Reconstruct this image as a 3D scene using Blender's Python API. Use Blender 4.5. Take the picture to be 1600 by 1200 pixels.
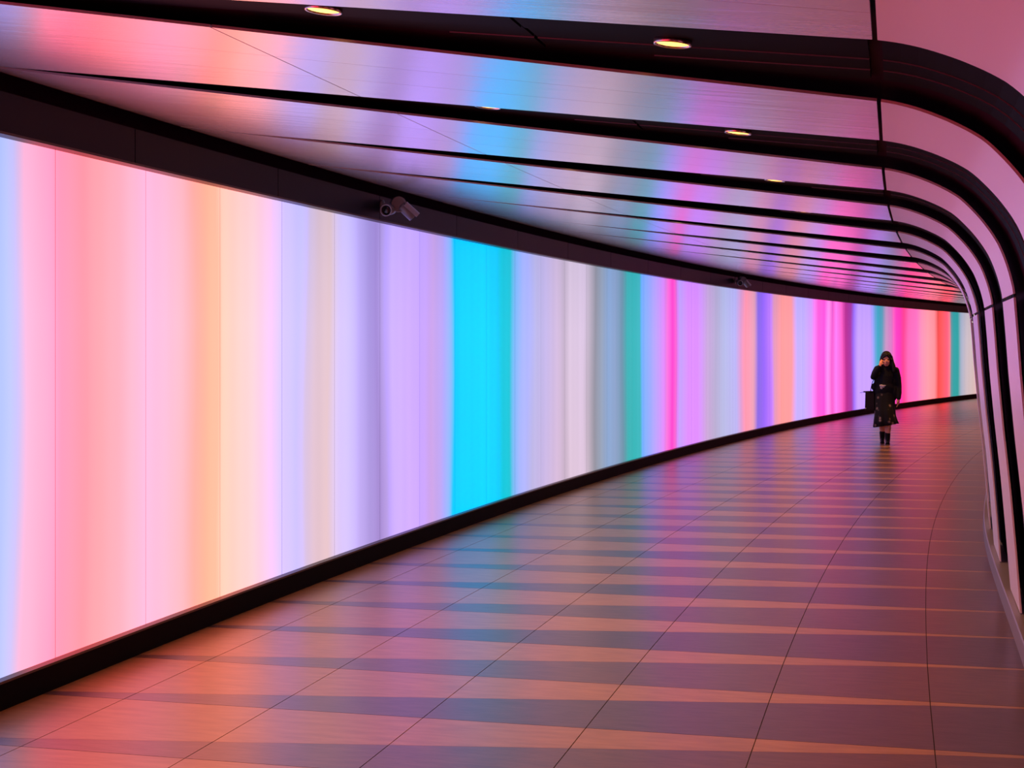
import bpy, bmesh, math, random
from mathutils import Vector, Matrix

random.seed(7)
for o in list(bpy.data.objects):
    bpy.data.objects.remove(o)
scene = bpy.context.scene
COL = scene.collection

# ------------------------------------------------------------------ camera, world, exposure
EYE = 1.70                      # camera height; all tunnel heights "h" below are relative to it
F_PX, HORIZON, VP_X = 2375.0, 538.0, 1397.0
THETA = math.atan((VP_X - 800.0) / F_PX)      # the tunnel axis (+Y) lies this far right of the view axis
cd = bpy.data.cameras.new('camera')
cd.sensor_width = 36.0
cd.lens = F_PX / 1600.0 * 36.0
cd.shift_y = -(600.0 - HORIZON) / 1600.0
cd.clip_end = 300.0
cam = bpy.data.objects.new('camera', cd)
cam.location = (0, 0, EYE)
cam.rotation_euler = (math.pi / 2, 0, THETA)
COL.objects.link(cam)
scene.camera = cam

w = bpy.data.worlds.new('tunnel_dark')
scene.world = w
w.use_nodes = True
w.node_tree.nodes['Background'].inputs[0].default_value = (0.02, 0.012, 0.018, 1)
w.node_tree.nodes['Background'].inputs[1].default_value = 0.3

vs = scene.view_settings
vs.view_transform = 'Standard'
vs.look = 'None'
vs.gamma = 1.0
vs.use_curve_mapping = False
vs.exposure = 0.0

GLOW = 1.0            # strength of the light wall
LAMP_W = 85.0         # each downlight, watts
OVER = 1.0            # how far above white the clipped channels of the light wall go
LAMP_COL = (1.0, 0.44, 0.06)

# ------------------------------------------------------------------ materials
def over(c):
    # channels the photograph shows clipped are brighter than white in the place itself
    l = lin(c)
    r = []
    for v, x, g in zip(c, l, (1.4, 0.4, 0.55)):
        k = max(0.0, min(1.0, (v - 234.0) / 21.0)); k = k * k * (3 - 2 * k)
        r.append(x * (1 + OVER * g * k))
    return tuple(r)

def lin(c):
    return tuple((v / 255.0 / 12.92) if v / 255.0 <= 0.04045 else ((v / 255.0 + 0.055) / 1.055) ** 2.4 for v in c)

def mat(name, col, rough=0.5, metal=0.0, spec=0.5, noise=None, bump=None, var=0.0, coat=0.0):
    """Principled; noise=(scale xyz, amount) modulates the base colour, bump=(scale xyz, strength), var = per-object value jitter."""
    m = bpy.data.materials.new(name)
    m.use_nodes = True
    nt = m.node_tree
    b = nt.nodes['Principled BSDF']
    b.inputs['Base Color'].default_value = (*col, 1)
    b.inputs['Roughness'].default_value = rough
    b.inputs['Metallic'].default_value = metal
    b.inputs['Specular IOR Level'].default_value = spec
    b.inputs['Coat Weight'].default_value = coat
    if noise or var:
        hsv = nt.nodes.new('ShaderNodeHueSaturation')
        hsv.inputs['Color'].default_value = (*col, 1)
        val = nt.nodes.new('ShaderNodeMath'); val.operation = 'ADD'
        val.inputs[0].default_value = 1.0; val.inputs[1].default_value = 0.0
        if noise:
            tc = nt.nodes.new('ShaderNodeTexCoord')
            mp = nt.nodes.new('ShaderNodeMapping'); mp.inputs['Scale'].default_value = noise[0]
            nz = nt.nodes.new('ShaderNodeTexNoise'); nz.inputs['Scale'].default_value = 1.0
            nz.inputs['Detail'].default_value = 6.0
            mr = nt.nodes.new('ShaderNodeMapRange')
            mr.inputs['From Min'].default_value = 0.3; mr.inputs['From Max'].default_value = 0.7
            mr.inputs['To Min'].default_value = 1 - noise[1]; mr.inputs['To Max'].default_value = 1 + noise[1]
            nt.links.new(tc.outputs['Object'], mp.inputs['Vector'])
            nt.links.new(mp.outputs['Vector'], nz.inputs['Vector'])
            nt.links.new(nz.outputs['Fac'], mr.inputs['Value'])
            nt.links.new(mr.outputs['Result'], val.inputs[0])
        if var:
            oi = nt.nodes.new('ShaderNodeObjectInfo')
            m2 = nt.nodes.new('ShaderNodeMapRange')
            m2.inputs['To Min'].default_value = -var; m2.inputs['To Max'].default_value = var
            nt.links.new(oi.outputs['Random'], m2.inputs['Value'])
            nt.links.new(m2.outputs['Result'], val.inputs[1])
        nt.links.new(val.outputs[0], hsv.inputs['Value'])
        nt.links.new(hsv.outputs['Color'], b.inputs['Base Color'])
    if bump:
        tc = nt.nodes.new('ShaderNodeTexCoord')
        mp = nt.nodes.new('ShaderNodeMapping'); mp.inputs['Scale'].default_value = bump[0]
        nz = nt.nodes.new('ShaderNodeTexNoise'); nz.inputs['Scale'].default_value = 1.0
        nz.inputs['Detail'].default_value = 4.0
        bp = nt.nodes.new('ShaderNodeBump'); bp.inputs['Strength'].default_value = bump[1]
        bp.inputs['Distance'].default_value = 0.01
        nt.links.new(tc.outputs['Object'], mp.inputs['Vector'])
        nt.links.new(mp.outputs['Vector'], nz.inputs['Vector'])
        nt.links.new(nz.outputs['Fac'], bp.inputs['Height'])
        nt.links.new(bp.outputs['Normal'], b.inputs['Normal'])
    return m

def glow_mat(name):
    m = bpy.data.materials.new(name)
    m.use_nodes = True
    nt = m.node_tree
    b = nt.nodes['Principled BSDF']
    b.inputs['Base Color'].default_value = (0.01, 0.01, 0.01, 1)
    b.inputs['Roughness'].default_value = 0.45
    b.inputs['Specular IOR Level'].default_value = 0.05
    at = nt.nodes.new('ShaderNodeAttribute'); at.attribute_name = 'glow'
    nt.links.new(at.outputs['Color'], b.inputs['Emission Color'])
    b.inputs['Emission Strength'].default_value = GLOW
    return m

def lamp_mat(name, col, s):
    m = bpy.data.materials.new(name); m.use_nodes = True
    b = m.node_tree.nodes['Principled BSDF']
    b.inputs['Base Color'].default_value = (0.9, 0.8, 0.6, 1)
    b.inputs['Emission Color'].default_value = (*col, 1)
    b.inputs['Emission Strength'].default_value = s
    return m

M = {
    'glow': glow_mat('backlit_acrylic'),
    'panel': mat('white_enamel_panel', (0.86, 0.83, 0.85), 0.22, 0.62, 0.5, bump=((0.6, 14, 14), 0.10), var=0.03),
    'wallpanel': mat('white_enamel_wall_panel', (0.97, 0.91, 0.95), 0.30, 0.12, 0.5, var=0.03),
    'recess': mat('dark_recess', (0.030, 0.008, 0.018), 0.7, 0, 0.02),
    'slat': mat('black_satin_slat', (0.005, 0.002, 0.004), 0.6, 0, 0.03),
    'fascia': mat('black_fascia', (0.005, 0.004, 0.010), 0.4, 0, 0.20, var=0.08),
    'lip': mat('bronze_lip', (0.10, 0.07, 0.06), 0.45),
    'plinth': mat('black_plinth', (0.0015, 0.0015, 0.0015), 0.6, 0, 0.08),
    'groove': mat('floor_bed', (0.02, 0.014, 0.012), 0.8),
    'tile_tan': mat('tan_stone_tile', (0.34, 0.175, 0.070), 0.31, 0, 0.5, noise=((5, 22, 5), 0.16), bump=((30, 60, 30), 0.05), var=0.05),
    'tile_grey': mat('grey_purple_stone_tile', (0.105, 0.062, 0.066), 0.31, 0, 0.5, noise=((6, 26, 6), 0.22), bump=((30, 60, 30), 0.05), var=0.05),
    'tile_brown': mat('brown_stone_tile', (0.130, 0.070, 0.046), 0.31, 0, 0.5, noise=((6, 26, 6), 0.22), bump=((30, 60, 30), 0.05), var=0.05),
    'ledge': mat('grey_ledge', (0.25, 0.21, 0.22), 0.45, 0.1),
    'lens': lamp_mat('warm_lens', (1.0, 0.58, 0.10), 2.6),
    'ring': mat('chrome_ring', (0.75, 0.68, 0.6), 0.25, 1.0),
    'cctv': mat('grey_cctv_housing', (0.16, 0.14, 0.15), 0.4, 0.3),
    'cctv_dark': mat('black_cctv_glass', (0.01, 0.01, 0.012), 0.15),
    'cctv_rim': mat('pale_cctv_rim', (0.34, 0.31, 0.34), 0.35, 0.5),
    'skin': mat('skin', (0.80, 0.36, 0.24), 0.5),
    'hair': mat('black_hair', (0.005, 0.003, 0.003), 0.5, 0, 0.25, bump=((160, 160, 10), 0.4)),
    'jacket': mat('black_cloth', (0.008, 0.008, 0.010), 0.8, 0, 0.2, bump=((60, 60, 25), 0.3)),
    'boot': mat('black_leather', (0.004, 0.003, 0.004), 0.5, 0, 0.2),
    'bag': mat('dark_bag_leather', (0.010, 0.004, 0.007), 0.5, 0, 0.25),
    'pale': mat('pale_cloth', (0.55, 0.50, 0.50), 0.7),
    'eye': mat('dark_eye', (0.01, 0.008, 0.008), 0.2),
    'lipcol': mat('lip_red', (0.35, 0.08, 0.07), 0.5),
    'buckle': mat('buckle_metal', (0.6, 0.52, 0.45), 0.3, 1.0),
}

def skirt_mat():
    m = mat('black_floral_cloth', (0.010, 0.009, 0.010), 0.8, 0, 0.2)
    nt = m.node_tree; b = nt.nodes['Principled BSDF']
    tc = nt.nodes.new('ShaderNodeTexCoord')
    vo = nt.nodes.new('ShaderNodeTexVoronoi'); vo.inputs['Scale'].default_value = 9.5
    vo.inputs['Randomness'].default_value = 0.9
    rp = nt.nodes.new('ShaderNodeValToRGB')
    rp.color_ramp.elements[0].position = 0.0; rp.color_ramp.elements[0].color = (0.60, 0.46, 0.38, 1)
    rp.color_ramp.elements[1].position = 0.31; rp.color_ramp.elements[1].color = (0.010, 0.009, 0.010, 1)
    e = rp.color_ramp.elements.new(0.16); e.color = (0.22, 0.15, 0.12, 1)
    nt.links.new(tc.outputs['Object'], vo.inputs['Vector'])
    nt.links.new(vo.outputs['Distance'], rp.inputs['Fac'])
    nt.links.new(rp.outputs['Color'], b.inputs['Base Color'])
    return m
M['skirt'] = skirt_mat()
M['slat_edge'] = mat('slat_edge', (0.24, 0.23, 0.27), 0.4, 0.6)

def brush(m, amount):
    # brushed across the tunnel: the panels' UV u axis runs across the tunnel
    nt = m.node_tree; b = nt.nodes['Principled BSDF']
    tg = nt.nodes.new('ShaderNodeTangent'); tg.direction_type = 'UV_MAP'; tg.uv_map = 'along'
    nt.links.new(tg.outputs['Tangent'], b.inputs['Tangent'])
    b.inputs['Anisotropic'].default_value = amount
brush(M['panel'], 0.75)

# ------------------------------------------------------------------ object helpers
def link(name, me, m, parent=None, kind=None, label=None, cat=None, group=None, smooth=False):
    o = bpy.data.objects.new(name, me)
    COL.objects.link(o)
    if m is not None and not me.materials:
        me.materials.append(m)
    if parent is not None:
        o.parent = parent
    tag(o, label, cat, group, kind)
    if smooth:
        for p in me.polygons:
            p.use_smooth = True
    return o

def tag(o, label=None, cat=None, group=None, kind=None):
    for k, v in (('label', label), ('category', cat), ('group', group), ('kind', kind)):
        if v:
            o[k] = v

def empty(name, loc=(0, 0, 0), rot=(0, 0, 0)):
    o = bpy.data.objects.new(name, None)
    o.location = loc; o.rotation_euler = rot
    o.empty_display_size = 0.2
    COL.objects.link(o)
    return o

def mesh_from(name, verts, faces):
    me = bpy.data.meshes.new(name)
    me.from_pydata([tuple(v) for v in verts], [], faces)
    me.update()
    return me

def slab(name, grid_a, grid_b):
    """closed slab between two equally sized vertex grids (rows x cols): a = face seen, b = back"""
    R, Cn = len(grid_a), len(grid_a[0])
    V = [v for r in grid_a for v in r] + [v for r in grid_b for v in r]
    n = R * Cn
    Fc = []
    for i in range(R - 1):
        for j in range(Cn - 1):
            a, b, c, d = i * Cn + j, i * Cn + j + 1, (i + 1) * Cn + j + 1, (i + 1) * Cn + j
            Fc.append((a, b, c, d)); Fc.append((n + d, n + c, n + b, n + a))
    for i in range(R - 1):
        for j in (0, Cn - 1):
            a, d = i * Cn + j, (i + 1) * Cn + j
            Fc.append((a, d, n + d, n + a) if j == 0 else (d, a, n + a, n + d))
    for j in range(Cn - 1):
        for i in (0, R - 1):
            a, b = i * Cn + j, i * Cn + j + 1
            Fc.append((b, a, n + a, n + b) if i == 0 else (a, b, n + b, n + a))
    return mesh_from(name, V, Fc)

def fix_normals(me):
    bm = bmesh.new(); bm.from_mesh(me)
    bmesh.ops.recalc_face_normals(bm, faces=bm.faces)
    bm.to_mesh(me); bm.free()

def lerp(a, b, t):
    return a + (b - a) * t

def clamp(x, a=0.0, b=1.0):
    return max(a, min(b, x))

def interp(xs, ys, x):
    if x <= xs[0]: return ys[0]
    for i in range(1, len(xs)):
        if x <= xs[i]:
            return lerp(ys[i - 1], ys[i], (x - xs[i - 1]) / (xs[i] - xs[i - 1]))
    return ys[-1]

# ------------------------------------------------------------------ the tunnel's curved path
RC, S0 = 141.0, 7.0              # straight up to S0 metres, then a wide bend to the right
S_BEGIN, S_END = -9.0, 66.0

def path(s, q, h):
    """s along the tunnel, q sideways (light wall at -4.05, other wall near +0.6), h above eye level -> world"""
    if q > 0:
        t = clamp((s - 9.0) / 6.0); t = t * t * (3 - 2 * t)
        q -= 0.07 * t * clamp(q / 0.5)
    if s <= S0:
        return Vector((q, s, h + EYE))
    ph = (s - S0) / RC
    return Vector((RC - (RC - q) * math.cos(ph), S0 + (RC - q) * math.sin(ph), h + EYE))

Q_WALL = -4.05
# cross-section of the ribbed lining: ceiling falling from the light wall, round corner, wall leaning out
PROFILE = [(-3.965, 1.246), (-3.2, 1.162), (-2.4, 1.074), (-1.6, 0.986), (-0.8, 0.898), (-0.13, 0.824), (-0.05, 0.8145),
           (0.03, 0.799), (0.11, 0.774), (0.198, 0.737), (0.285, 0.688), (0.350, 0.628), (0.412, 0.556), (0.468, 0.470),
           (0.505, 0.380), (0.528, 0.300), (0.541, 0.228), (0.556, 0.05), (0.572, -0.17), (0.603, -0.50), (0.640, -0.84), (0.672, -1.20), (0.703, -1.59)]
def refine(P, n=3):
    # smooth the round part (Catmull-Rom)
    out = [P[0]]
    for i in range(len(P) - 1):
        p0, p1, p2, p3 = P[max(i - 1, 0)], P[i], P[i + 1], P[min(i + 2, len(P) - 1)]
        m = n if 6 <= i < 17 else 1
        for k in range(1, m + 1):
            u = k / m
            out.append(tuple(0.5 * (2 * b + (c - a) * u + (2 * a - 5 * b + 4 * c - d) * u * u + (3 * b - a - 3 * c + d) * u ** 3)
                             for a, b, c, d in zip(p0, p1, p2, p3)))
    return out
LOW_PT = PROFILE[16]
PROFILE = refine(PROFILE)
ACC = [0.0]
for (a, b) in zip(PROFILE, PROFILE[1:]):
    ACC.append(ACC[-1] + math.hypot(b[0] - a[0], b[1] - a[1]))

def prof(t, d=0.0):
    """point of the cross-section at arc length t, pushed d metres out of the tunnel"""
    i = 0
    t = clamp(t, 0, ACC[-1])
    while i < len(ACC) - 2 and t > ACC[i + 1]:
        i += 1
    u = (t - ACC[i]) / (ACC[i + 1] - ACC[i])
    q = lerp(PROFILE[i][0], PROFILE[i + 1][0], u); h = lerp(PROFILE[i][1], PROFILE[i + 1][1], u)
    def nrm(k):
        k = max(0, min(len(PROFILE) - 2, k))
        dq, dh = PROFILE[k + 1][0] - PROFILE[k][0], PROFILE[k + 1][1] - PROFILE[k][1]
        l = math.hypot(dq, dh); return Vector((-dh / l, dq / l))
    n0 = (nrm(i - 1) + nrm(i)).normalized(); n1 = (nrm(i) + nrm(i + 1)).normalized()
    n = n0.lerp(n1, u).normalized()
    return q + n.x * d, h + n.y * d

def t_of_q(qv):
    return interp([p[0] for p in PROFILE], ACC, qv)

T_JOINT = t_of_q(-2.2)           # thin lengthwise joint in the ceiling
T_SEAM = t_of_q(-0.05)           # ceiling meets the round corner panel
T_LOW = ACC[min(range(len(PROFILE)), key=lambda k: abs(PROFILE[k][1] - LOW_PT[1]))]                  # corner panel meets the wall panel
T_FOOT = ACC[-1]

# dark gaps between the ribs: near edge s = nb + kb*q, far edge s = nf + kf*q (they meet at the light wall)
GAPS = [(4.18, 0.01, 5.26, 0.278), (6.25, 0.067, 7.31, 0.322), (8.26, 0.064, 9.26, 0.330), (10.32, 0.137, 11.43, 0.412),
        (12.58, 0.193, 13.50, 0.450), (14.65, 0.180, 15.80, 0.545), (17.10, 0.38, 18.12, 0.655), (19.30, 0.35, 20.50, 0.72),
        (21.6, 0.43, 22.75, 0.845), (24.5, 0.65, 25.6, 1.0), (27.3, 0.80, 28.45, 1.15)]
while GAPS[-1][2] < 62:
    a = GAPS[-1]; GAPS.append((a[0] + 2.6, 0.75, a[2] + 2.6, 1.1))
N_BEFORE = 6
GAPS = [(4.18 - 2.06 * k, 0.0, 5.26 - 2.06 * k, 0.275) for k in range(N_BEFORE, 0, -1)] + GAPS

def gap_edges(i, q):
    nb, kb, nf, kf = GAPS[i]
    q = min(q, 0.6)
    b, f = nb + kb * q, nf + kf * q
    if b > f - 0.012:
        m_ = (b + f) / 2; m_ = f - 0.006
        b, f = m_ - 0.006, m_ + 0.006
    return b, f

# ------------------------------------------------------------------ light wall colours (display colours along s)
WALL_TXT = "6.31:185,200,250 6.36:195,205,248 6.44:215,200,240 6.52:240,190,225 6.63:255,183,218 6.77:255,165,205 6.80:255,160,195 6.93:255,160,185 7.06:255,160,175 7.18:255,170,180 7.35:255,178,192 7.52:255,190,212 7.69:250,193,230 7.88:250,195,225 8.02:245,195,215 8.18:247,187,194 8.30:250,180,168 8.47:246,191,160 8.60:250,195,165 8.65:255,213,190 8.86:252,215,205 9.10:248,215,220 9.34:240,210,240 9.54:225,205,250 9.81:210,200,250 9.96:218,196,232 10.12:228,198,214 10.34:232,200,208 10.50:225,205,240 10.74:215,200,245 10.94:195,175,240 11.14:175,155,230 11.34:165,140,215 11.48:185,160,235 11.69:210,180,250 12.06:213,178,252 12.30:205,170,245 12.62:205,165,235 12.87:190,170,240 13.09:140,190,250 13.18:0,205,255 13.30:0,215,255 14.15:0,220,255 14.65:0,205,230 14.91:20,200,220 15.04:120,190,240 15.30:170,185,245 15.75:190,185,235 16.11:200,185,235 16.60:215,190,225 16.91:200,180,205 17.11:222,200,225 17.71:222,200,228 17.93:195,180,200 18.21:150,150,165 18.51:150,165,190 18.81:140,170,215 19.16:140,165,205 19.48:110,150,175 19.74:60,180,185 20.06:50,185,190 20.39:60,185,195 20.53:120,180,245 20.90:155,175,255 21.43:205,160,250 21.80:235,130,235 22.17:245,70,210 22.39:235,110,220 22.62:200,165,250 23.13:225,145,250 23.73:225,145,245 24.35:205,170,225 24.90:185,175,215 25.43:185,190,235 26.33:190,185,240 26.70:225,160,215 27.03:240,155,180 27.65:235,165,190 27.95:140,110,235 28.35:150,105,240 28.90:190,125,250 29.25:230,155,190 29.88:240,160,160 30.63:240,160,165 31.11:200,180,245 31.66:200,180,250 32.39:225,160,245 32.96:245,100,225 33.53:250,90,230 33.89:245,150,240 34.24:235,95,210 34.60:250,130,240 35.14:240,100,210 35.57:190,50,150 36.07:170,60,170 36.31:160,110,240 36.70:205,165,252 37.97:205,165,250 38.48:110,170,225 38.75:60,170,200 39.14:90,160,190 39.53:205,150,200 40.13:225,120,200 40.61:245,70,200 41.01:240,60,190 41.42:255,70,150 41.97:250,110,190 42.80:245,120,200 43.37:250,150,190 44.08:250,160,175 44.79:245,150,160 45.21:235,80,80 45.65:250,95,100 46.23:250,100,130 46.67:100,150,160 46.97:50,165,170 47.48:50,165,165 47.85:170,180,205 48.44:205,190,200 49.19:215,190,190 52:240,150,170 55:240,110,150 58:245,140,110 62:250,120,150 66:230,140,200"
BEFORE_TXT = "-9:255,80,130 -6:255,70,110 -4:255,95,120 -2:255,75,140 0:255,85,110 1.5:255,75,135 2.4:250,110,170 3.2:240,150,215 4.2:215,170,240 5.0:205,175,240 5.6:188,188,248 6.1:175,198,250"
WS, WC = [], []
for tok in (BEFORE_TXT + ' ' + WALL_TXT).split():
    a, b = tok.split(':')
    WS.append(float(a)); WC.append(over(tuple(float(v) for v in b.split(','))))

def wall_colour(s, v):
    """v: 0 at the foot of the light wall, 1 at its top"""
    wob = 0.03 * math.sin(2.1 * s + 3.2 * v) + 0.045 * math.sin(4.9 * v + 0.9 * s) * math.sin(1.7 * s)
    x = s + wob
    i = 1
    while i < len(WS) - 1 and WS[i] < x:
        i += 1
    t = clamp((x - WS[i - 1]) / (WS[i] - WS[i - 1]))
    c = [lerp(WC[i - 1][k], WC[i][k], t) for k in range(3)]
    # fine vertical striation of the backlight, slightly cooler and dimmer towards the top, warmer towards the foot
    st = 1.0 + 0.025 * math.sin(23.0 * s) * math.sin(9.0 * s + 1.0)
    d = (v - 0.5)
    k = st * (1.0 - 0.10 * clamp((v - 0.72) / 0.28))
    return (c[0] * k * (1 - 0.05 * d), c[1] * k * (1 + 0.03 * d), c[2] * k * (1 + 0.10 * d), 1.0)

# ================================================================== SETTING
# ---- floor: dark bed with stone tiles laid across the tunnel, each row split into a dark wedge and a tan wedge
def strip_mesh(name, s0, s1, ds, pts):
    """extrude an open cross-section (list of (q,h)) along the path"""
    n = max(1, int(math.ceil((s1 - s0) / ds)))
    V, Fc = [], []
    for i in range(n + 1):
        s = lerp(s0, s1, i / n)
        for (q, h) in pts:
            V.append(path(s, q, h))
    k = len(pts)
    for i in range(n):
        for j in range(k - 1):
            Fc.append((i * k + j, i * k + j + 1, (i + 1) * k + j + 1, (i + 1) * k + j))
    return mesh_from(name, V, Fc)

def bar_mesh(name, s0, s1, ds, pts):
    """closed bar: closed cross-section extruded along the path, capped"""
    n = max(1, int(math.ceil((s1 - s0) / ds)))
    k = len(pts)
    V, Fc = [], []
    for i in range(n + 1):
        s = lerp(s0, s1, i / n)
        for (q, h) in pts:
            V.append(path(s, q, h))
    for i in range(n):
        for j in range(k):
            j2 = (j + 1) % k
            Fc.append((i * k + j, i * k + j2, (i + 1) * k + j2, (i + 1) * k + j))
    Fc.append(tuple(range(k))[::-1])
    Fc.append(tuple(n * k + j for j in range(k)))
    me = mesh_from(name, V, Fc)
    fix_normals(me)
    return me

floor = link('floor', bar_mesh('floor', S_BEGIN, S_END, 1.5, [(-4.3, -EYE - 0.004), (0.95, -EYE - 0.004), (0.95, -EYE - 0.12), (-4.3, -EYE - 0.12)]),
             M['groove'], kind='structure', label='stone tiled tunnel floor of tan and dark wedge-shaped tiles')

ROW, ROW0 = 0.885, 6.61
QJ = [-4.06, -3.58, -2.825, -2.08, -1.325, -0.577, 0.165, 0.70]
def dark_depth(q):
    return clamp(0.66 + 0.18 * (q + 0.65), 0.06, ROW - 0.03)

def tile_geo(n, c, dark, V, Fc):
    g = 0.0022
    q0, q1 = QJ[c] + g, QJ[c + 1] - g
    sa, sb = ROW0 + ROW * n, ROW0 + ROW * (n + 1)
    if dark:
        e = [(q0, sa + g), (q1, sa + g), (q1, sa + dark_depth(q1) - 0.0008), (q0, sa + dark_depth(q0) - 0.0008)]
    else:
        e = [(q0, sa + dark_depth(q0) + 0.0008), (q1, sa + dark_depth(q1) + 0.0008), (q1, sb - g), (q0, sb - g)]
    b = len(V)
    for hh in (-EYE, -EYE - 0.02):
        for (q, s) in e:
            V.append(path(s, q, hh))
    Fc += [(b, b + 1, b + 2, b + 3)] + [(b + k, b + 4 + k, b + 4 + (k + 1) % 4, b + (k + 1) % 4) for k in range(4)]

N0 = int(math.floor((S_BEGIN - ROW0) / ROW)) + 1
N1 = int(math.floor((S_END - ROW0) / ROW)) - 1
NEAR_ROWS = range(-3, 17)
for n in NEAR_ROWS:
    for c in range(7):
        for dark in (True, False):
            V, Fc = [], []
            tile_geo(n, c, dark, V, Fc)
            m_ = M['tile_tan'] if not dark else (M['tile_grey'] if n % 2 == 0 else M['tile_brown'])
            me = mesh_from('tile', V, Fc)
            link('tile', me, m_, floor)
V, Fc, MI = [], [], []
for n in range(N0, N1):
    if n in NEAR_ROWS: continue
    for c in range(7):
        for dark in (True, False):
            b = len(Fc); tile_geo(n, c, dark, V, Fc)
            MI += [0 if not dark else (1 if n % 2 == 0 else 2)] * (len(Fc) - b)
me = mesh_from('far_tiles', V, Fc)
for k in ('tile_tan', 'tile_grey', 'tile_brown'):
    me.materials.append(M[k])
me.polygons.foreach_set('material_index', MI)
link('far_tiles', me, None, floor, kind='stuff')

# ---- light wall on the left
wall_left = link('wall_left', bar_mesh('wall_left', S_BEGIN, S_END, 1.5, [(-4.30, -EYE - 0.1), (-4.13, -EYE - 0.1), (-4.13, 1.6), (-4.30, 1.6)]),
                 M['recess'], kind='structure', label='left wall made of backlit colour-changing light panels')
H_LO, H_HI = -1.56, 0.968
PW, P0 = 0.92, 6.785
k0 = int(math.floor((S_BEGIN - P0) / PW)); k1 = int(math.ceil((S_END - P0) / PW)) - 1
for k in range(k0, k1):
    sa, sb = P0 + PW * k + 0.0014, P0 + PW * (k + 1) - 0.0014
    nc = 30 if 5 < sa < 50 else 8
    nr = 6
    ga, gb, colr = [], [], []
    for i in range(nr + 1):
        v = i / nr
        h = lerp(H_LO - 0.02, H_HI + 0.02, v)
        ra, rb = [], []
        for j in range(nc + 1):
            s = lerp(sa, sb, j / nc)
            ra.append(path(s, Q_WALL, h)); rb.append(path(s, Q_WALL - 0.03, h))
            colr.append(wall_colour(s, v))
        ga.append(ra); gb.append(rb)
    me = slab('light_panel', ga, gb)
    fix_normals(me)
    at = me.color_attributes.new('glow', 'FLOAT_COLOR', 'CORNER')     # only the front face gives off light
    nf = len(colr)
    flat = []
    for p in me.polygons:
        front = all(v < nf for v in p.vertices)
        for li in p.loop_indices:
            flat += list(colr[me.loops[li].vertex_index]) if front else [0, 0, 0, 1]
    at.data.foreach_set('color', flat)
    link('light_panel', me, M['glow'], wall_left)

# black fascia above the light wall, in panels, over a bronze lip
trim = link('trim_1', bar_mesh('trim_1', S_BEGIN, S_END, 1.2, [(-4.12, 0.968), (-3.975, 0.968), (-3.975, 0.980), (-4.12, 0.980)]),
            M['lip'], kind='structure', label='black panelled fascia with bronze lip above the light wall')
FW, FO = 1.87, 7.46
for k in range(int(math.floor((S_BEGIN - FO) / FW)), int(math.ceil((S_END - FO) / FW))):
    sa, sb = max(FO + FW * k + 0.004, S_BEGIN), min(FO + FW * (k + 1) - 0.004, S_END)
    if sb - sa < 0.2: continue
    link('fascia_panel', bar_mesh('fascia_panel', sa, sb, 0.7, [(-4.02, 0.980), (-3.98, 0.980), (-3.98, 1.165), (-4.02, 1.165)]), M['fascia'], trim)

# black plinth under the light wall with a bronze ledge
base = link('baseboard_left', bar_mesh('baseboard_left', S_BEGIN, S_END, 1.2, [(-4.12, -EYE), (-4.012, -EYE), (-4.012, -1.572), (-4.12, -1.572)]),
            M['plinth'], kind='structure', label='black plinth running along the foot of the light wall')
link('ledge_strip', bar_mesh('ledge_strip', S_BEGIN, S_END, 1.2, [(-4.12, -1.572), (-4.0, -1.572), (-4.0, -1.560), (-4.12, -1.560)]), M['lip'], base)

# ---- ribbed lining: dark backing shell, white panels in front, black slats in the gaps
def shell(name, t0, t1, d0, d1, nt_):
    n = 55
    ga, gb = [], []
    for i in range(n + 1):
        s = lerp(S_BEGIN, S_END, i / n)
        ra, rb = [], []
        for j in range(nt_ + 1):
            t = lerp(t0, t1, j / nt_)
            ra.append(path(s, *prof(t, d0))); rb.append(path(s, *prof(t, d1)))
        ga.append(ra); gb.append(rb)
    me = slab(name, ga, gb); fix_normals(me)
    return me

BACK = 0.062
ceiling = link('ceiling', shell('ceiling', 0.0, T_SEAM, BACK, BACK + 0.08, 6), M['recess'], kind='structure',
               label='sloping ceiling of wedge-shaped white panels with dark gaps')
wall_right = link('wall_right', shell('wall_right', T_SEAM, T_FOOT, BACK, BACK + 0.08, 26), M['recess'], kind='structure',
                  label='right wall of curved white ribs with dark gaps')

def rib_piece(name, i, t0, t1, f0, f1, nt_, mtl, parent, smooth, gt=0.004):
    """panel between the far edge of gap i and the near edge of gap i+1; f0..f1 the strip of it; d = 0 is the face"""
    ga, gb = [], []
    for j in range(nt_ + 1):
        t = lerp(t0, t1, j / nt_)
        q, h = prof(t); qb, hb = prof(t, 0.010)
        sF = gap_edges(i, q)[1]; sB = gap_edges(i + 1, q)[0]
        if sB - sF < 0.02: sB = sF + 0.02
        ra, rb = [], []
        for u in (0, 1):
            f = f0 if u == 0 else f1
            s = lerp(sF, sB, f) + (gt / 2 if (u == 0 and f0 > 0) else 0) - (gt / 2 if (u == 1 and f1 < 1) else 0)
            ra.append(path(s, q, h)); rb.append(path(s, qb, hb))
        ga.append(ra); gb.append(rb)
    me = slab(name, ga, gb); fix_normals(me)
    uv = me.uv_layers.new(name='along')
    for lp in me.loops:
        co = me.vertices[lp.vertex_index].co
        uv.data[lp.index].uv = (co.x, co.y)
    o = link(name, me, mtl, parent)
    if smooth:
        bm = bmesh.new(); bm.from_mesh(me)
        for f in bm.faces:
            f.smooth = len(f.verts) == 4
        for e in bm.edges:
            if len(e.link_faces) == 2 and e.link_faces[0].normal.angle(e.link_faces[1].normal, 0) > 0.6:
                e.smooth = False
        bm.to_mesh(me); bm.free()
    return o

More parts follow.
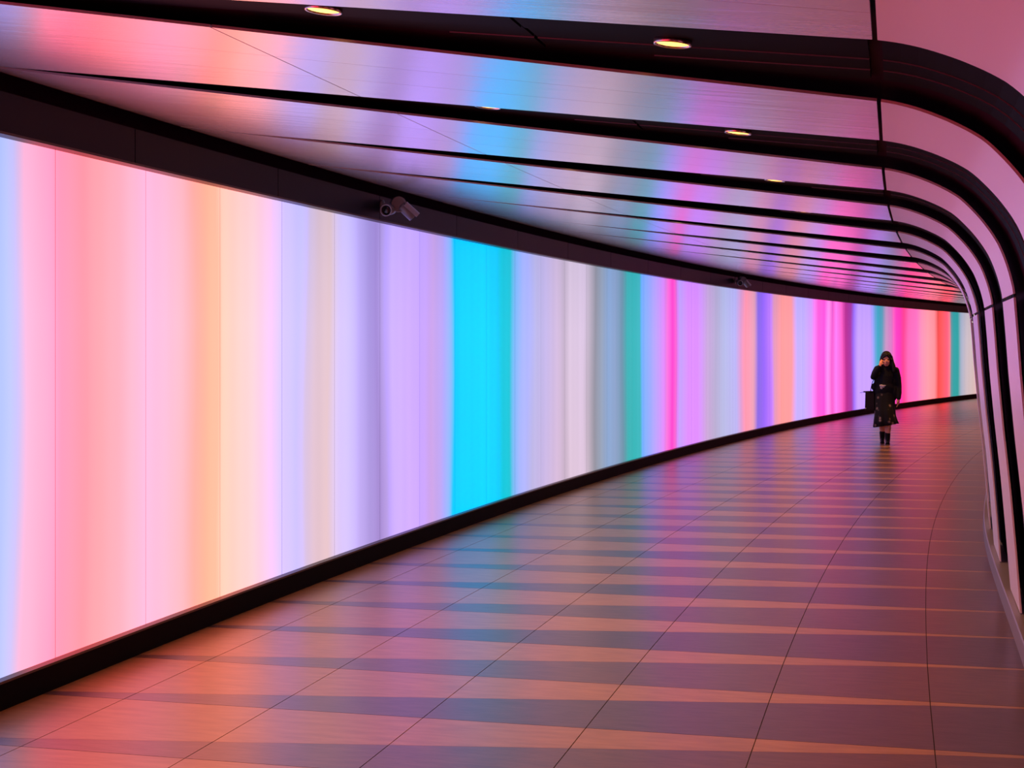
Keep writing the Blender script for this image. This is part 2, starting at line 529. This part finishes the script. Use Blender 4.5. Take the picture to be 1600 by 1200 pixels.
for i in range(len(GAPS) - 1):
    far = GAPS[i][2]
    if far > S_END - 3 or GAPS[i][0] < S_BEGIN + 1: continue
    strips = [(0, 0.36), (0.36, 0.66), (0.66, 1.0)] if 1.5 < far < 13 else [(0, 1.0)]
    for (a, b) in strips:
        rib_piece('ceiling_panel', i, 0.0, T_JOINT - 0.003, a, b, 6, M['panel'], ceiling, False, 0.003)
        rib_piece('ceiling_panel', i, T_JOINT + 0.003, T_SEAM - 0.007, a, b, 8, M['panel'], ceiling, False, 0.003)
    rib_piece('corner_panel', i, T_SEAM + 0.007, T_LOW - 0.009, 0, 1, 40, M['wallpanel'], wall_right, True)
    rib_piece('wall_panel', i, T_LOW + 0.009, T_FOOT, 0, 1, 10, M['wallpanel'], wall_right, True)

def slat(i, j, t0, t1, nt_, parent):
    """one of the narrow black boards side by side in gap i"""
    ga, gb = [], []
    d0 = 0.053 - 0.003 * (j % 3)
    for k in range(nt_ + 1):
        t = lerp(t0, t1, k / nt_)
        q, h = prof(t, d0); qb, hb = prof(t, d0 + 0.012)
        b, f = gap_edges(i, prof(t)[0])
        s0 = b - 0.10 + 0.17 * j; s1 = s0 + 0.164
        ga.append([path(s0, q, h), path(s1, q, h)]); gb.append([path(s0, qb, hb), path(s1, qb, hb)])
    me = slab('recess_slat', ga, gb); fix_normals(me)
    me.materials.append(M['slat']); me.materials.append(M['slat_edge'])
    for p in me.polygons:        # the long edge facing the near side is bare metal
        if len(p.vertices) == 4 and p.normal.y < -0.7 and p.area < 0.02: p.material_index = 1
    return link('recess_slat', me, M['slat'], parent)

for i in range(N_BEFORE - 1, N_BEFORE + 6):
    for j in range(6):
        # a board starts where the gap has become wide enough for it
        q0 = None
        for st in range(0, 140):
            qq = -3.9 + 0.028 * st
            b, f = gap_edges(i, qq)
            if b - 0.10 + 0.17 * (j + 1) < f + 0.05:
                q0 = qq; break
        if q0 is None: continue
        tb = t_of_q(-1.12)
        t0 = t_of_q(q0)
        if t0 < tb - 0.1:
            slat(i, j, t0, tb - 0.006, 6, ceiling)
            slat(i, j, tb + 0.006, T_SEAM - 0.03, 6, ceiling)
        else:
            slat(i, j, t0, T_SEAM - 0.03, 6, ceiling)
        slat(i, j, T_SEAM + 0.01, T_FOOT - 0.02, 56, wall_right)

# grey ledge at the foot of the right wall
bright = [(0.655, -EYE), (0.662, -1.606), (0.668, -1.598), (0.80, -1.592), (0.80, -EYE)]
ledge = link('baseboard_right', bar_mesh('baseboard_right', S_BEGIN, S_END, 0.6, bright), M['ledge'], kind='structure',
             label='low grey ledge along the foot of the right wall')

# ================================================================== THINGS
def lathe(bm, prof_, n=24, mtx=Matrix.Identity(4), mi=0, close=True):
    rings = []
    for (r, z) in prof_:
        rings.append([bm.verts.new(mtx @ Vector((r * math.cos(2 * math.pi * k / n), r * math.sin(2 * math.pi * k / n), z))) for k in range(n)])
    for a, b in zip(rings, rings[1:]):
        for k in range(n):
            f = bm.faces.new((a[k], a[(k + 1) % n], b[(k + 1) % n], b[k])); f.smooth = True; f.material_index = mi
    if close:
        bm.faces.new(rings[0][::-1]); bm.faces.new(rings[-1])

def bm_obj(name, bm, m, parent=None, **kw):
    bmesh.ops.recalc_face_normals(bm, faces=bm.faces)
    me = bpy.data.meshes.new(name); bm.to_mesh(me); bm.free()
    return link(name, me, m, parent, **kw)

# ---- downlights in the gaps
def make_downlight():
    r = empty('downlight')
    bm = bmesh.new()
    lathe(bm, [(0.050, 0.022), (0.059, 0.022), (0.059, 0.003), (0.057, 0.0), (0.052, 0.002), (0.050, 0.008), (0.050, 0.022)], 32, close=False)
    bm_obj('ring', bm, M['ring'], r)
    bm = bmesh.new()
    lathe(bm, [(0.0495, 0.018), (0.0495, 0.006), (0.030, 0.003), (0.012, 0.002)], 28)
    bm_obj('lens', bm, M['lens'], r)
    return r

def copy_thing(o):
    c = o.copy(); COL.objects.link(c)
    for ch in o.children:
        d = ch.copy(); COL.objects.link(d); d.parent = c
    return c

LD = bpy.data.lights.new('downlight_lamp', 'SPOT')
LD.energy = LAMP_W; LD.color = LAMP_COL; LD.spot_size = math.radians(115); LD.spot_blend = 0.9; LD.shadow_soft_size = 0.045
spot_labels = {
    (0, 0): 'warm yellow downlight nearest the top edge, left one in the nearest dark recess',
    (0, 1): 'warm yellow downlight on the right of the nearest dark ceiling recess',
    (1, 0): 'sliver of a downlight left in the second dark recess above the cyan stripe',
    (1, 1): 'half-hidden warm downlight right in the second dark ceiling recess',
    (2, 1): 'thin sliver of a warm downlight in the third dark ceiling recess',
}
first = None
for gi in range(-2, 13):
    i = N_BEFORE + gi
    for kq, q in enumerate((-1.73, -0.665)):
        b, f = gap_edges(i, q)
        s = lerp(b, f, 0.47 if kq == 0 else 0.53)
        t = t_of_q(q)
        qq, hh = prof(t, 0.036)
        if first is None:
            first = make_downlight(); o = first
        else:
            o = copy_thing(first)
        o.location = path(s, qq, hh)
        o.rotation_euler = (0, math.atan(0.11), 0)
        lab = spot_labels.get((gi, kq))
        if lab:
            tag(o, lab, 'downlight', 'downlights in the ceiling recesses')
        else:
            tag(o, 'recessed downlight tucked out of sight in a ceiling gap', 'downlight', 'hidden downlights in the ceiling gaps')
        L = bpy.data.objects.new('downlight_lamp', LD)
        COL.objects.link(L)
        L.location = path(s, qq, hh - 0.012)

# ---- security cameras on the fascia
def frame_from(d, up=Vector((0, 0, 1))):
    z = d.normalized(); x = up.cross(z).normalized(); y = z.cross(x)
    m_ = Matrix((x, y, z)).transposed().to_4x4()
    return m_

CR = Vector((math.cos(THETA), math.sin(THETA), 0)); CT = Vector((math.sin(THETA), -math.cos(THETA), 0)); CU = Vector((0, 0, 1))
def make_cctv():
    r = empty('security_camera')
    # mount on the fascia (the fascia lies towards -x)
    bm = bmesh.new()
    mt = Matrix.Translation((-0.125, 0, 0.02)) @ frame_from(Vector((1, 0, 0)))
    lathe(bm, [(0.050, 0.0), (0.050, 0.014), (0.022, 0.020), (0.020, 0.12)], 20, mt)
    bm_obj('mount', bm, M['cctv'], r)
    bm = bmesh.new()
    d = (CT * 0.95 + CR * 0.18 - CU * 0.12)
    mt = Matrix.Translation(CR * 0.012 + CU * 0.030 - d.normalized() * 0.07) @ frame_from(d)
    lathe(bm, [(0.040, 0.0), (0.058, 0.010), (0.060, 0.085), (0.062, 0.088), (0.062, 0.104), (0.055, 0.108), (0.050, 0.098)], 28, mt)
    bm_obj('junction_housing', bm, M['cctv'], r)
    bm = bmesh.new()
    d1 = (CT * 0.96 - CR * 0.22 - CU * 0.16).normalized()
    p1 = CR * -0.055 - CU * 0.012 + CT * 0.03
    mt = Matrix.Translation(p1) @ frame_from(d1)
    lathe(bm, [(0.036, -0.06), (0.044, -0.05), (0.045, 0.09), (0.040, 0.092), (0.036, 0.080), (0.034, 0.070)], 28, mt)
    b1 = bm_obj('barrel', bm, M['cctv'], r)
    bm = bmesh.new()
    lathe(bm, [(0.041, 0.086), (0.0475, 0.086), (0.0475, 0.098), (0.040, 0.098), (0.038, 0.088)], 28, mt, close=False)
    bm_obj('rim', bm, M['cctv_rim'], b1)
    bm = bmesh.new()
    lathe(bm, [(0.037, 0.070), (0.037, 0.078), (0.022, 0.084), (0.008, 0.087)], 24, mt)
    bm_obj('lens_glass', bm, M['cctv_dark'], b1)
    bm = bmesh.new()
    d2 = (CR * 0.80 - CU * 0.72 - CT * 0.25).normalized()
    p2 = CR * 0.052 + CU * 0.004 + CT * 0.0
    mt = Matrix.Translation(p2) @ frame_from(d2)
    lathe(bm, [(0.030, -0.03), (0.040, -0.02), (0.043, 0.105), (0.038, 0.108), (0.036, 0.098)], 28, mt)
    b2 = bm_obj('barrel', bm, M['cctv'], r)
    bm = bmesh.new()       # sun shield: half shell above the second barrel
    up = (CU * 0.72 + CR * 0.80).normalized()
    X = d2.cross(up).normalized()
    ra, rb = [], []
    for rr, lst in ((0.050, ra), (0.054, rb)):
        for zz in (-0.015, 0.118):
            row = []
            for k in range(13):
                a = math.radians(-75 + 150 * k / 12)
                row.append(p2 + d2 * zz + (up * math.cos(a) + X * math.sin(a)) * rr)
            lst.append(row)
    me = slab('sun_shield', ra, rb); fix_normals(me)
    link('sun_shield', me, M['cctv_rim'], b2)
    return r

cc = make_cctv()
cc.location = path(11.22, -3.845, 1.068)
tag(cc, 'grey twin-barrel security camera on the black fascia above the violet stripe', 'camera', 'security cameras on the fascia')
c2 = cc.copy(); COL.objects.link(c2)
for ch in cc.children:
    d = ch.copy(); COL.objects.link(d); d.parent = c2
    for g in ch.children:
        e = g.copy(); COL.objects.link(e); e.parent = d
c2.location = path(25.9, -3.845, 1.075)
c2.rotation_euler = (0, 0, 0.25)
tag(c2, 'small distant security camera on the black fascia above the pale blue stripe', 'camera', 'security cameras on the fascia')

# ---- the woman walking towards the camera
def tube(bm, pts, rad, n=12, flat=1.0):
    """closed tapering tube through pts with rounded ends"""
    P = [Vector(p) for p in pts]
    rings = []
    def add(c, d, r):
        d = d.normalized()
        x = d.cross(Vector((0.13, 1, 0.21))).normalized(); y = d.cross(x)
        rings.append([bm.verts.new(c + (x * math.cos(2 * math.pi * k / n) + y * math.sin(2 * math.pi * k / n) * flat) * r) for k in range(n)])
    d0 = (P[1] - P[0]).normalized(); d1 = (P[-1] - P[-2]).normalized()
    for a in (75, 50, 25):
        add(P[0] - d0 * rad[0] * math.sin(math.radians(a)), d0, rad[0] * math.cos(math.radians(a)))
    for i, p in enumerate(P):
        d = d0 if i == 0 else d1 if i == len(P) - 1 else (P[i + 1] - P[i - 1])
        add(p, d, rad[i])
    for a in (25, 50, 75):
        add(P[-1] + d1 * rad[-1] * math.sin(math.radians(a)), d1, rad[-1] * math.cos(math.radians(a)))
    for a, b in zip(rings, rings[1:]):
        for k in range(n):
            bm.faces.new((a[k], a[(k + 1) % n], b[(k + 1) % n], b[k]))
    bm.faces.new(rings[0][::-1]); bm.faces.new(rings[-1])

def ball(bm, c, r, rot=None, n=16):
    mt = Matrix.Translation(Vector(c)) @ (rot.to_4x4() if rot else Matrix.Identity(4)) @ Matrix.Diagonal((*r, 1))
    bmesh.ops.create_uvsphere(bm, u_segments=n, v_segments=max(8, n * 2 // 3), radius=1.0, matrix=mt)

def fused(name, bm, m, parent, voxel, smooth=6):
    o = bm_obj(name, bm, m, parent)
    md = o.modifiers.new('fuse', 'REMESH'); md.mode = 'VOXEL'; md.voxel_size = voxel; md.use_smooth_shade = True
    if smooth:
        ms = o.modifiers.new('soften', 'SMOOTH'); ms.factor = 0.5; ms.iterations = smooth
    return o

ploc = Vector((-0.15, 26.82, 0.0))
pd = Vector((0, 0, 0)) - ploc
person = empty('person', ploc, (0, 0, math.atan2(-pd.x, pd.y) + math.pi))
tag(person, 'walking woman with long dark hair, black jacket and floral skirt, hand at her cheek', 'person')
# local frame: she faces -Y, +X is to the viewer's right
bm = bmesh.new()
HC = Vector((0.022, -0.02, 1.435))            # head centre
ball(bm, HC + Vector((0, 0.018, 0.030)), (0.074, 0.090, 0.098), n=20)
ball(bm, HC + Vector((0, -0.030, -0.040)), (0.058, 0.056, 0.072), n=18)
ball(bm, HC + Vector((0, -0.055, -0.088)), (0.026, 0.024, 0.022))            # chin
tube(bm, [HC + Vector((0, -0.082, 0.010)), HC + Vector((0, -0.096, -0.026))], [0.006, 0.009], 10)   # nose
ball(bm, HC + Vector((0, -0.088, -0.030)), (0.015, 0.011, 0.008))
ball(bm, HC + Vector((0, -0.082, -0.062)), (0.022, 0.010, 0.010))            # mouth
for sx in (-1, 1):
    ball(bm, HC + Vector((sx * 0.076, 0.012, -0.006)), (0.010, 0.020, 0.030))   # ears
    ball(bm, HC + Vector((sx * 0.034, -0.058, -0.030)), (0.024, 0.022, 0.024))  # cheeks
    ball(bm, HC + Vector((sx * 0.030, -0.068, 0.024)), (0.026, 0.014, 0.008))   # brows
tube(bm, [(0.02, 0.0, 1.36), (0.018, 0.02, 1.25)], [0.046, 0.054], 14)       # neck
# trunk
tube(bm, [(0.012, 0.02, 1.24), (0.01, 0.02, 1.12), (0.0, 0.015, 0.98), (-0.005, 0.02, 0.86), (-0.005, 0.02, 0.80)], [0.105, 0.125, 0.110, 0.145, 0.135], 18, 0.8)
tube(bm, [(-0.115, 0.02, 1.265), (0.16, 0.02, 1.25)], [0.052, 0.052], 14)    # shoulders
# her right arm (viewer's left) bent, hand at the cheek
tube(bm, [(-0.125, 0.02, 1.27), (-0.165, 0.0, 1.21), (-0.195, -0.03, 1.145)], [0.046, 0.042, 0.038], 12)
tube(bm, [(-0.195, -0.03, 1.145), (-0.145, -0.095, 1.24), (-0.085, -0.125, 1.335)], [0.037, 0.033, 0.024], 12)
# palm and five fingers against the cheek
tube(bm, [(-0.085, -0.125, 1.335), (-0.076, -0.122, 1.358), (-0.068, -0.114, 1.384)], [0.023, 0.030, 0.026], 12, 0.55)
for k, (dx, dy, L_) in enumerate(((-0.024, 0.004, 0.052), (-0.008, -0.003, 0.064), (0.008, -0.004, 0.068), (0.022, 0.0, 0.060))):
    b0 = Vector((-0.068 + dx * 0.75, -0.113 + dy, 1.388 - abs(dx) * 0.2))
    b1 = b0 + Vector((0.002 + dx * 0.1, 0.016, L_ * 0.50)); b2 = b1 + Vector((0.010, 0.030, L_ * 0.26))
    tube(bm, [b0 - Vector((0, 0, 0.02)), b0, b1, b2], [0.0088, 0.0086, 0.0078, 0.0066], 8)
tube(bm, [(-0.064, -0.120, 1.352), (-0.044, -0.122, 1.362), (-0.030, -0.112, 1.376)], [0.012, 0.0095, 0.0078], 8)    # thumb
# her left arm hanging
tube(bm, [(0.175, 0.02, 1.25), (0.210, 0.03, 1.12), (0.225, 0.03, 0.985)], [0.046, 0.042, 0.036], 12)
tube(bm, [(0.225, 0.03, 0.985), (0.228, 0.0, 0.87), (0.220, -0.03, 0.765)], [0.035, 0.032, 0.023], 12)
tube(bm, [(0.220, -0.03, 0.765), (0.218, -0.037, 0.735), (0.214, -0.042, 0.695)], [0.022, 0.030, 0.027], 12, 0.55)
for k, (dy, L_) in enumerate(((-0.027, 0.058), (-0.009, 0.068), (0.009, 0.066), (0.025, 0.052))):
    b0 = Vector((0.214, -0.042 + dy, 0.690))
    b1 = b0 + Vector((-0.006, 0.001, -L_ * 0.55)); b2 = b1 + Vector((-0.016, 0.002, -L_ * 0.40))
    tube(bm, [b0 + Vector((0, 0, 0.02)), b0, b1, b2], [0.0088, 0.0086, 0.0078, 0.0066], 8)
tube(bm, [(0.214, -0.062, 0.735), (0.204, -0.084, 0.710), (0.196, -0.090, 0.682)], [0.012, 0.0095, 0.0078], 8)
# legs: left one (viewer's right) forward, right one behind with the heel lifting
tube(bm, [(0.07, 0.02, 0.82), (0.062, -0.06, 0.62), (0.052, -0.125, 0.455), (0.052, -0.120, 0.38), (0.048, -0.120, 0.27), (0.044, -0.118, 0.16), (0.042, -0.116, 0.075)],
     [0.088, 0.072, 0.054, 0.052, 0.054, 0.040, 0.034], 14)
tube(bm, [(-0.07, 0.02, 0.82), (-0.058, 0.02, 0.62), (-0.046, 0.030, 0.455), (-0.046, 0.050, 0.38), (-0.044, 0.095, 0.27), (-0.044, 0.130, 0.17), (-0.044, 0.15, 0.085)],
     [0.088, 0.072, 0.054, 0.052, 0.053, 0.040, 0.034], 14)
tube(bm, [(0.042, -0.105, 0.045), (0.040, -0.20, 0.030)], [0.032, 0.026], 12)
tube(bm, [(-0.044, 0.145, 0.065), (-0.046, 0.06, 0.032)], [0.032, 0.026], 12)
body = fused('body', bm, M['skin'], person, 0.0055, 5)

for sx in (-1, 1):
    bm = bmesh.new(); ball(bm, HC + Vector((sx * 0.029, -0.0755, 0.004)), (0.0115, 0.007, 0.006))
    bm_obj('eye', bm, M['eye'], person, smooth=True)
bm = bmesh.new(); ball(bm, HC + Vector((0, -0.0865, -0.063)), (0.019, 0.007, 0.006))
bm_obj('lips', bm, M['lipcol'], person, smooth=True)

# hair: cap, fringe, long sides
bm = bmesh.new()
ball(bm, HC + Vector((0, 0.035, 0.048)), (0.094, 0.098, 0.106), n=20)
tube(bm, [HC + Vector((-0.068, -0.026, 0.085)), HC + Vector((0.0, -0.070, 0.090)), HC + Vector((0.068, -0.026, 0.085))], [0.016, 0.022, 0.016], 10)
tube(bm, [HC + Vector((0.015, -0.080, 0.085)), HC + Vector((-0.045, -0.072, 0.050)), HC + Vector((-0.074, -0.040, 0.0))], [0.015, 0.013, 0.013], 10)
tube(bm, [HC + Vector((0.015, -0.080, 0.085)), HC + Vector((0.045, -0.075, 0.050)), HC + Vector((0.076, -0.045, 0.0))], [0.015, 0.014, 0.015], 10)
tube(bm, [HC + Vector((0.075, 0.010, 0.05)), HC + Vector((0.096, -0.005, -0.04)), HC + Vector((0.118, -0.02, -0.11)), HC + Vector((0.122, -0.05, -0.19))], [0.032, 0.034, 0.038, 0.026], 12)
tube(bm, [HC + Vector((-0.070, 0.015, 0.05)), HC + Vector((-0.088, 0.015, -0.04)), HC + Vector((-0.090, 0.005, -0.11)), HC + Vector((-0.086, -0.03, -0.18))], [0.032, 0.032, 0.032, 0.022], 12)
tube(bm, [HC + Vector((0.0, 0.07, 0.03)), HC + Vector((0.005, 0.085, -0.09)), HC + Vector((0.01, 0.10, -0.24))], [0.078, 0.080, 0.070], 16)
fused('hair', bm, M['hair'], person, 0.009, 3)

# jacket: trunk, sleeves, flared hem
bm = bmesh.new()
tube(bm, [(0.012, 0.02, 1.265), (0.012, 0.02, 1.16), (0.006, 0.012, 1.02), (0.0, 0.012, 0.93)], [0.118, 0.142, 0.138, 0.150], 20, 0.80)
tube(bm, [(-0.118, 0.02, 1.275), (0.165, 0.02, 1.255)], [0.064, 0.064], 14)
tube(bm, [(-0.130, 0.02, 1.275), (-0.170, 0.0, 1.205), (-0.196, -0.03, 1.140)], [0.060, 0.056, 0.050], 14)
tube(bm, [(-0.196, -0.03, 1.140), (-0.145, -0.093, 1.235), (-0.098, -0.120, 1.315)], [0.050, 0.045, 0.037], 14)
tube(bm, [(0.178, 0.02, 1.255), (0.214, 0.03, 1.12), (0.229, 0.03, 0.985)], [0.060, 0.055, 0.050], 14)
tube(bm, [(0.229, 0.03, 0.985), (0.232, 0.0, 0.87), (0.226, -0.025, 0.785)], [0.049, 0.046, 0.040], 14)
tube(bm, [(0.0, 0.02, 0.95), (-0.02, 0.03, 0.90)], [0.165, 0.172], 20, 0.80)
ball(bm, (-0.155, 0.03, 0.965), (0.080, 0.080, 0.075), Matrix.Rotation(math.radians(35), 3, 'Y'))
ball(bm, (0.150, 0.03, 0.88), (0.062, 0.085, 0.150))
ball(bm, (-0.11, 0.05, 0.80), (0.085, 0.085, 0.20))
ball(bm, (0.13, 0.04, 1.06), (0.085, 0.075, 0.16))
ball(bm, (-0.10, 0.03, 1.06), (0.085, 0.085, 0.17))
fused('jacket', bm, M['jacket'], person, 0.0085, 4)

# skirt: lofted with folds, uneven hem
def loft(name, rings, m, parent, n=64, th=0.006):
    V, Fc = [], []
    for (cx, cy, z, rx, ry, amp, ph) in rings:
        for k in range(n):
            a = 2 * math.pi * k / n
            fold = 1 + amp * math.sin(9 * a + ph) + amp * 0.6 * math.sin(5 * a + 1.3)
            zz = z(a) if callable(z) else z
            V.append(Vector((cx + rx * fold * math.cos(a), cy + ry * fold * math.sin(a), zz)))
    for i in range(len(rings) - 1):
        for k in range(n):
            Fc.append((i * n + k, i * n + (k + 1) % n, (i + 1) * n + (k + 1) % n, (i + 1) * n + k))
    me = mesh_from(name, V, Fc); fix_normals(me)
    o = link(name, me, m, parent, smooth=True)
    sd = o.modifiers.new('cloth_thickness', 'SOLIDIFY'); sd.thickness = th
    return o

hem = lambda a: 0.318 - 0.040 * clamp(-math.cos(a), 0, 1) + 0.030 * clamp(math.cos(a), 0, 1)
loft('skirt', [(0.0, 0.02, 0.96, 0.125, 0.095, 0.0, 0), (-0.005, 0.02, 0.86, 0.160, 0.125, 0.01, 0), (-0.006, 0.01, 0.74, 0.170, 0.140, 0.02, 0.2),
               (-0.006, -0.02, 0.60, 0.168, 0.185, 0.03, 0.4), (-0.002, -0.03, 0.48, 0.174, 0.220, 0.04, 0.6), (0.004, -0.03, 0.40, 0.190, 0.225, 0.055, 0.8),
               (0.008, -0.03, hem, 0.205, 0.230, 0.065, 0.9)], M['skirt'], person)
# pale blouse front at the waist and cuff at the hanging wrist
bm = bmesh.new(); ball(bm, (-0.050, -0.106, 0.985), (0.046, 0.010, 0.026), Matrix.Rotation(math.radians(18), 3, 'Y'))
ball(bm, (-0.018, -0.108, 0.992), (0.034, 0.008, 0.014), Matrix.Rotation(math.radians(-8), 3, 'Y'))
ball(bm, (-0.060, -0.106, 0.955), (0.022, 0.008, 0.022), Matrix.Rotation(math.radians(40), 3, 'Y'))
bm_obj('blouse_front', bm, M['pale'], person, smooth=True, label='pale blouse front showing at the waist')
# boots
def boot(x, y, z, tilt):
    bm = bmesh.new()
    R = Matrix.Rotation(tilt, 3, 'X'); o_ = Vector((x, y, z))
    T = lambda p: o_ + R @ Vector(p)
    tube(bm, [T((0, 0.0, 0.175)), T((0, 0.0, 0.09)), T((0, -0.005, 0.050))], [0.049, 0.043, 0.042], 14)
    tube(bm, [T((0, 0.015, 0.045)), T((0, -0.055, 0.040)), T((0, -0.115, 0.028))], [0.040, 0.038, 0.027], 14)
    b = fused('boot', bm, M['boot'], person, 0.006, 3)
    bm = bmesh.new()
    pts = [(-0.030, -0.14), (0.030, -0.14), (0.041, -0.07), (0.032, -0.02), (0.036, 0.03), (0.0, 0.056), (-0.036, 0.03), (-0.032, -0.02), (-0.041, -0.07)]
    top = [bm.verts.new(T((px, py, 0.012 if py < -0.015 else 0.020))) for (px, py) in pts]
    bot = [bm.verts.new(T((px, py, 0.0))) for (px, py) in pts]
    bm.faces.new(top); bm.faces.new(bot[::-1])
    for k in range(len(pts)):
        bm.faces.new((bot[k], bot[(k + 1) % len(pts)], top[(k + 1) % len(pts)], top[k]))
    bm_obj('sole', bm, M['boot'], b)
boot(0.042, -0.116, 0.0, 0.0)
boot(-0.046, 0.145, 0.012, 0.16)

# ---- her handbag, hanging from the bent arm
bag = empty('handbag', ploc, person.rotation_euler)
tag(bag, 'dark structured handbag hanging from the bent arm of the woman', 'handbag')
bm = bmesh.new()
bmesh.ops.create_cube(bm, size=1.0)
bmesh.ops.subdivide_edges(bm, edges=bm.edges[:], cuts=6, use_grid_fill=True)
BC = Vector((-0.255, 0.02, 0.725))
for v in bm.verts:
    x, y, z = v.co
    tz = z + 0.5
    sx = 0.165 * (1 - 0.10 * tz); sy = 0.125 * (1 - 0.45 * tz)
    bul = 1 + 0.10 * (1 - (2 * z) ** 2)
    v.co = Vector((x * sx * (1 if abs(x) < 0.49 else 1.0), y * sy * bul, z * 0.315 + 0.012 * (4 * x * x) * (1 if z > 0.4 else 0))) + BC
bag_body = bm_obj('bag_body', bm, M['bag'], bag, smooth=False)
bv = bag_body.modifiers.new('soft_edges', 'BEVEL'); bv.width = 0.012; bv.segments = 2; bv.limit_method = 'ANGLE'
bm = bmesh.new()
tube(bm, [BC + Vector((-0.10, 0, 0.160)), BC + Vector((0.02, -0.038, 0.165)), BC + Vector((0.085, -0.03, 0.160))], [0.010, 0.013, 0.010], 10)
bm_obj('bag_top', bm, M['bag'], bag, smooth=True)
for sy in (-0.030, 0.034):
    bm = bmesh.new()
    pts = []
    for k in range(13):
        a = math.pi * k / 12
        pts.append(BC + Vector((0.012 + 0.022 * (1 - math.cos(a)) + 0.040 * math.sin(a), sy * (1 - 0.5 * math.sin(a)) - 0.045 * math.sin(a), 0.150 + 0.225 * math.sin(a) ** 0.7)))
    tube(bm, pts, [0.0065] * 13, 8)
    bm_obj('handle', bm, M['bag'], bag, smooth=True)
bm = bmesh.new()
tube(bm, [BC + Vector((-0.080, -0.01, 0.150)), BC + Vector((-0.115, -0.012, 0.153)), BC + Vector((-0.165, -0.015, 0.140))], [0.005, 0.004, 0.003], 8)
bm_obj('strap_end', bm, M['bag'], bag, smooth=True)
bm = bmesh.new()
ball(bm, BC + Vector((-0.066, -0.062, -0.125)), (0.012, 0.006, 0.012))
bm_obj('buckle', bm, M['buckle'], bag, smooth=True)
